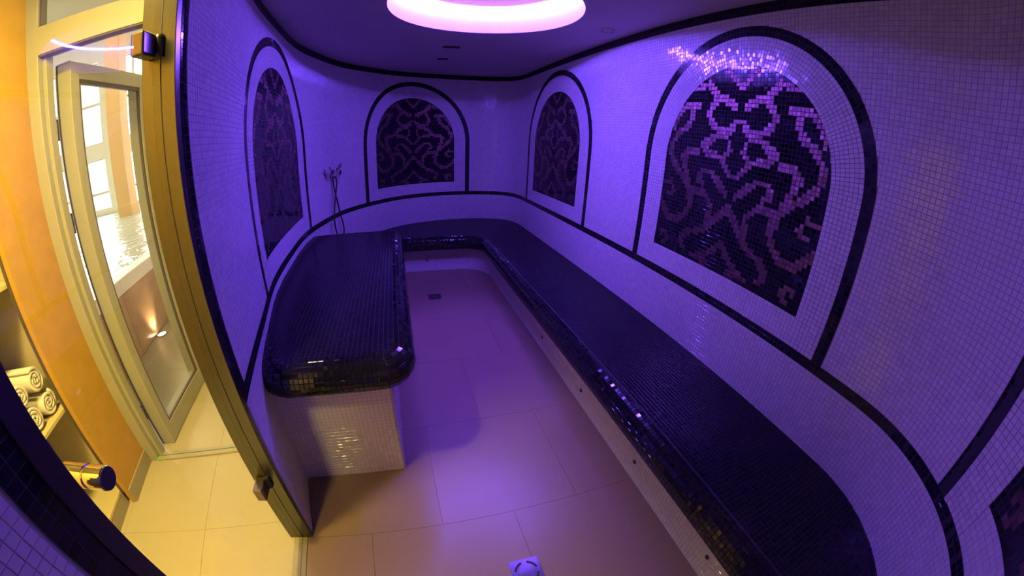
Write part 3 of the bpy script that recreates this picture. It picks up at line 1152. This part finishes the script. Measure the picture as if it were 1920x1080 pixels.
# white door frame with a glazed light over it
frame = bpy.data.objects.new('door_2', None)
frame.location = V(.4, 0, 0)
COL.objects.link(frame)
bpy.context.view_layer.update()
struct(frame, 'white plastic door standing open towards the pool')
H_TR = 2.145
hbox('post', (-.030, -.022, 0), (.068, .048, 2.6), 'pvc', frame, .004)
hbox('post_rebate', (.066, .012, 0), (.090, .062, H_TR), 'pvc', frame, .002)
hbox('post_edge', (-.034, -.026, 0), (-.020, .0, 2.6), 'window_frame', frame, .002)
hbox('post', (.860, -.022, 0), (.960, .048, 2.6), 'pvc', frame, .004)
hbox('transom', (.062, -.022, H_TR), (.865, .060, 2.272), 'pvc', frame, .004)
hbox('transom_seal', (.062, -.016, H_TR - .006), (.865, .030, H_TR), 'gasket', frame)
hbox('head', (.062, -.022, 2.52), (.865, .060, 2.60), 'pvc', frame, .004)
for a, b, c, d in ((.062, .078, 2.272, 2.52), (.848, .862, 2.272, 2.52)):
    hbox('glazing_seal', (a, -.008, c), (b, .03, d), 'gasket', frame)
hbox('transom_pane', (.070, .015, 2.268), (.860, .021, 2.524), 'pane', frame)
hbox('threshold', (.066, -.028, -.004), (.90, .036, .012), 'pvc', frame, .003)
hbox('threshold_groove', (.066, .002, .0118), (.90, .006, .0135), 'gasket', frame)
hbox('tape', (.066, -.030, .0122), (.092, -.006, .0140), 'green_tape', frame)

# the open leaf: own axes, w along the leaf from the hinge, t through its thickness towards the wall side
LO = np.array([.150, .116])
la = math.radians(5.0)
LD = np.array([math.sin(la), math.cos(la)])
LN = np.array([-LD[1], LD[0]])


def LF(w, t_, z):
    p = LO + w * LD + t_ * LN
    return V(p[0], p[1], z)


def lbox(name, lo, hi, m, parent, bev=0.0):
    return box(name, lo, hi, m, parent, bev, LF)


LEAF = bpy.data.objects.new('door_3', None)
LEAF.location = LF(0, .04, 0)
COL.objects.link(LEAF)
bpy.context.view_layer.update()
struct(LEAF, 'open white glazed door leaf with three hinges')
TH = .096
lbox('stile', (0, 0, .004), (.066, TH, 2.125), 'pvc', LEAF, .004)
lbox('stile', (.628, 0, .004), (.742, TH, 2.125), 'pvc', LEAF, .004)
lbox('rail', (.060, 0, .004), (.635, TH, .125), 'pvc', LEAF, .004)
lbox('rail', (.060, 0, 2.040), (.635, TH, 2.125), 'pvc', LEAF, .004)
for a, b, c, d in ((.066, .076, .125, 2.04), (.612, .628, .125, 2.04), (.066, .628, .125, .137), (.066, .628, 2.020, 2.04)):
    lbox('seal', (a, .004, c), (b, .020, d), 'gasket', LEAF)
lbox('pane', (.070, .010, .128), (.625, .016, 2.036), 'pane', LEAF)
lbox('edge_seal', (-.002, TH - .010, .004), (.010, TH + .001, 2.12), 'gasket', LEAF)
for z in (1.815, 1.372, .272):
    hbox('hinge', (.036, .050, z - .042), (.066, .100, z + .042), 'pvc', LEAF, .004)
    bm = bmesh.new()
    p = V(.060, .098, z)
    lathe(bm, [(0, -.05), (.009, -.05), (.009, .05), (0, .05)], p, (0, 0, 1), 14)
    bm_obj('hinge_pin', bm, 'steel', LEAF)
bm = bmesh.new()
lbox('handle_plate', (.672, -.008, .955), (.702, 0, 1.175), 'steel', LEAF, .003)
bm.free()
bm = bmesh.new()
tube(bm, [LF(.687, 0, 1.10), LF(.687, -.045, 1.10), LF(.675, -.055, 1.10), LF(.60, -.055, 1.098)], .009, 10)
bm_obj('handle', bm, 'chrome', LEAF)
for w in (.02, .045):
    bm = bmesh.new()
    tube(bm, [LF(w, .02, .004), LF(w, .05, .002)], .004, 6)
    bm_obj('drip_peg', bm, 'steel', LEAF)

# ------------------------------------------------------------------ pool hall
pool = thing('pool_surround', 'raised brown marble pool wall with a white coping', 'pool', V(-.8, 3, 0))
NPAN = 9
for k in range(NPAN):
    y0 = -.02 + k * .70
    hbox('panel', (-.800, y0 + .001, 0), (-.660 - .0012 * (k % 2), y0 + .699, .588), 'marble', pool)
for k in range(NPAN):
    y0 = -.02 + k * .70
    hbox('coping', (-.82, y0 + .001, .588), (-.648, y0 + .699, .715), 'rim', pool, .006)
hbox('inner_edge', (-.86, -.02, .55), (-.82, 6.2, .690), 'marble', pool)
wt = hbox('water', (-14.05, -.48, .39), (-.865, 9.36, .672), 'water')
wt['kind'] = 'stuff'
wt['label'] = 'bright rippled pool water behind the white coping'
struct(hbox('floor', (-14.05, -.48, -.1), (-.865, 9.36, .38), 'rim'), 'pool basin')

FY = 9.5


def far_window(name, x0, x1, z0, z1, nx, zs):
    root = bpy.data.objects.new(name, None)
    root.location = V((x0 + x1) / 2, FY, z0)
    COL.objects.link(root)
    bpy.context.view_layer.update()
    struct(root)
    for xx in np.linspace(x0, x1, nx + 1):
        hbox('mullion', (xx - .035, FY - .05, z0), (xx + .035, FY + .05, z1), 'window_frame', root)
    for zz in [z0] + list(zs) + [z1]:
        hbox('crossbar', (x0, FY - .05, zz - .04), (x1, FY + .05, zz + .04), 'window_frame', root)
    hbox('pane', (x0, FY - .005, z0), (x1, FY + .005, z1), 'pane', root)
    return root


wins = []
xw = [(-13.6, -11.9), (-11.6, -9.9), (-9.2, -7.6), (-7.42, -5.93), (-5.55, -3.95), (-3.75, -2.15), (-1.95, -.35), (.9, 2.5)]
for i, (a, b) in enumerate(xw):
    far_window('window_%d' % (i * 2 + 1), a, b, .80, 2.31, 2, [1.31])
    far_window('window_%d' % (i * 2 + 2), a, b, 2.74, 5.1, 2, [3.9])
# the wall between the windows
edges = [-14.2] + [v for ab in xw for v in ab] + [4.2]
for k in range(0, len(edges), 2):
    struct(hbox('wall_far_hall', (edges[k], FY - .12, .0), (edges[k + 1], FY + .12, 6.0), 'cream'))
for a, b in xw:
    for z0, z1 in ((0, .80), (2.31, 2.74), (5.1, 6.0)):
        struct(hbox('wall_far_hall', (a, FY - .12, z0), (b, FY + .12, z1), 'cream'))
struct(hbox('wall_far_hall', (-14.3, -.6, 0), (-14.1, FY, 6.0), 'cream'), 'side wall of the pool hall')
struct(hbox('wall_far_hall', (4.2, .1, 0), (4.4, FY, 6.0), 'cream'), 'other side wall of the pool hall')
struct(hbox('wall_far_hall', (-14.2, -.7, 0), (-.46, -.5, 6.0), 'cream'), 'near wall of the pool hall')
struct(hbox('wall_far_hall', (-.16, .062, 2.60), (4.3, .16, 6.0), 'cream'), 'wall above the white door on the pool side')
struct(hbox('wall_far_hall', (-.60, -.245, 0), (-.14, -.16, 6.0), 'cream'))
struct(hbox('wall_far_hall', (-.60, -.50, 0), (-.46, -.245, 6.0), 'cream'))
struct(hbox('ceiling_hall', (-.95, .165, 2.75), (.838, 1.3, 2.85), 'cream'), 'low soffit over the corridor by the pool')
struct(hbox('wall_far_hall', (-.95, .17, 2.85), (-.90, 1.3, 6.0), 'cream'))
struct(hbox('wall_far_hall', (.84, .065, 0), (.94, 9.3, 6.0), 'cream'), 'corridor wall on the pool side')
struct(hbox('ceiling_hall', (-14.3, -.7, 6.0), (4.4, FY + .1, 6.1), 'cream'), 'pool hall ceiling')
for lab, lx, ly, w in (('wide apricot column standing in the pool in front of the windows', -4.12, 7.45, .40), ):
    t = thing('column', lab, 'column', V(lx, ly, .6))
    hbox('shaft', (lx - w / 2, ly - w / 2, .30), (lx + w / 2, ly + w / 2, 6.0), 'column', t, .02)
    hbox('collar', (lx - w / 2 - .012, ly - w / 2 - .012, .30), (lx + w / 2 + .012, ly + w / 2 + .012, .95), 'column', t, .02)
# ground light and its beam up the marble
t = thing('ground_light', 'bright round floor light at the foot of the brown pool wall', 'light', V(-.597, 1.732, 0))
bm = bmesh.new()
lathe(bm, [(.062, 0), (.060, .006), (.050, .008), (.048, .004)], V(-.597, 1.732, 0), seg=28, cap=False)
bm_obj('ring', bm, 'steel', t)
bm = bmesh.new()
lathe(bm, [(.048, .004), (0, .005)], V(-.597, 1.732, 0), seg=28, cap=False)
bm_obj('lens', bm, 'lens', t)
ld = bpy.data.lights.new('ground_light_beam', 'SPOT')
ld.energy = 16
ld.color = (1, .78, .42)
ld.spot_size = math.radians(75)
ld.spot_blend = .8
ld.shadow_soft_size = .03
lo_ = bpy.data.objects.new('ground_light_beam', ld)
COL.objects.link(lo_)
lo_.location = V(-.597, 1.732, .03)
lo_.rotation_euler = Vector(tuple(-.35 * VX + np.array([0, 0, 1]))).to_track_quat('-Z', 'Y').to_euler()
# pool handrail
hr = thing('pool_handrail', 'dark curved handrail over the pool edge', 'handrail', V(-1.6, 4.3, .7))
bm = bmesh.new()
tube(bm, catmull([V(-2.10, 4.3, .40), V(-2.075, 4.3, .56), V(-1.985, 4.3, .632), V(-1.87, 4.3, .655), V(-1.6, 4.3, .69), V(-1.0, 4.3, .80), V(-.76, 4.3, .82), V(-.72, 4.3, .72)], 8), .020, 10)
bm_obj('rail', bm, 'old_steel', hr)
bm = bmesh.new()
lathe(bm, [(.05, 0), (.05, .012), (.03, .016)], V(-.72, 4.3, .715), seg=20)
bm_obj('foot', bm, 'steel', hr)
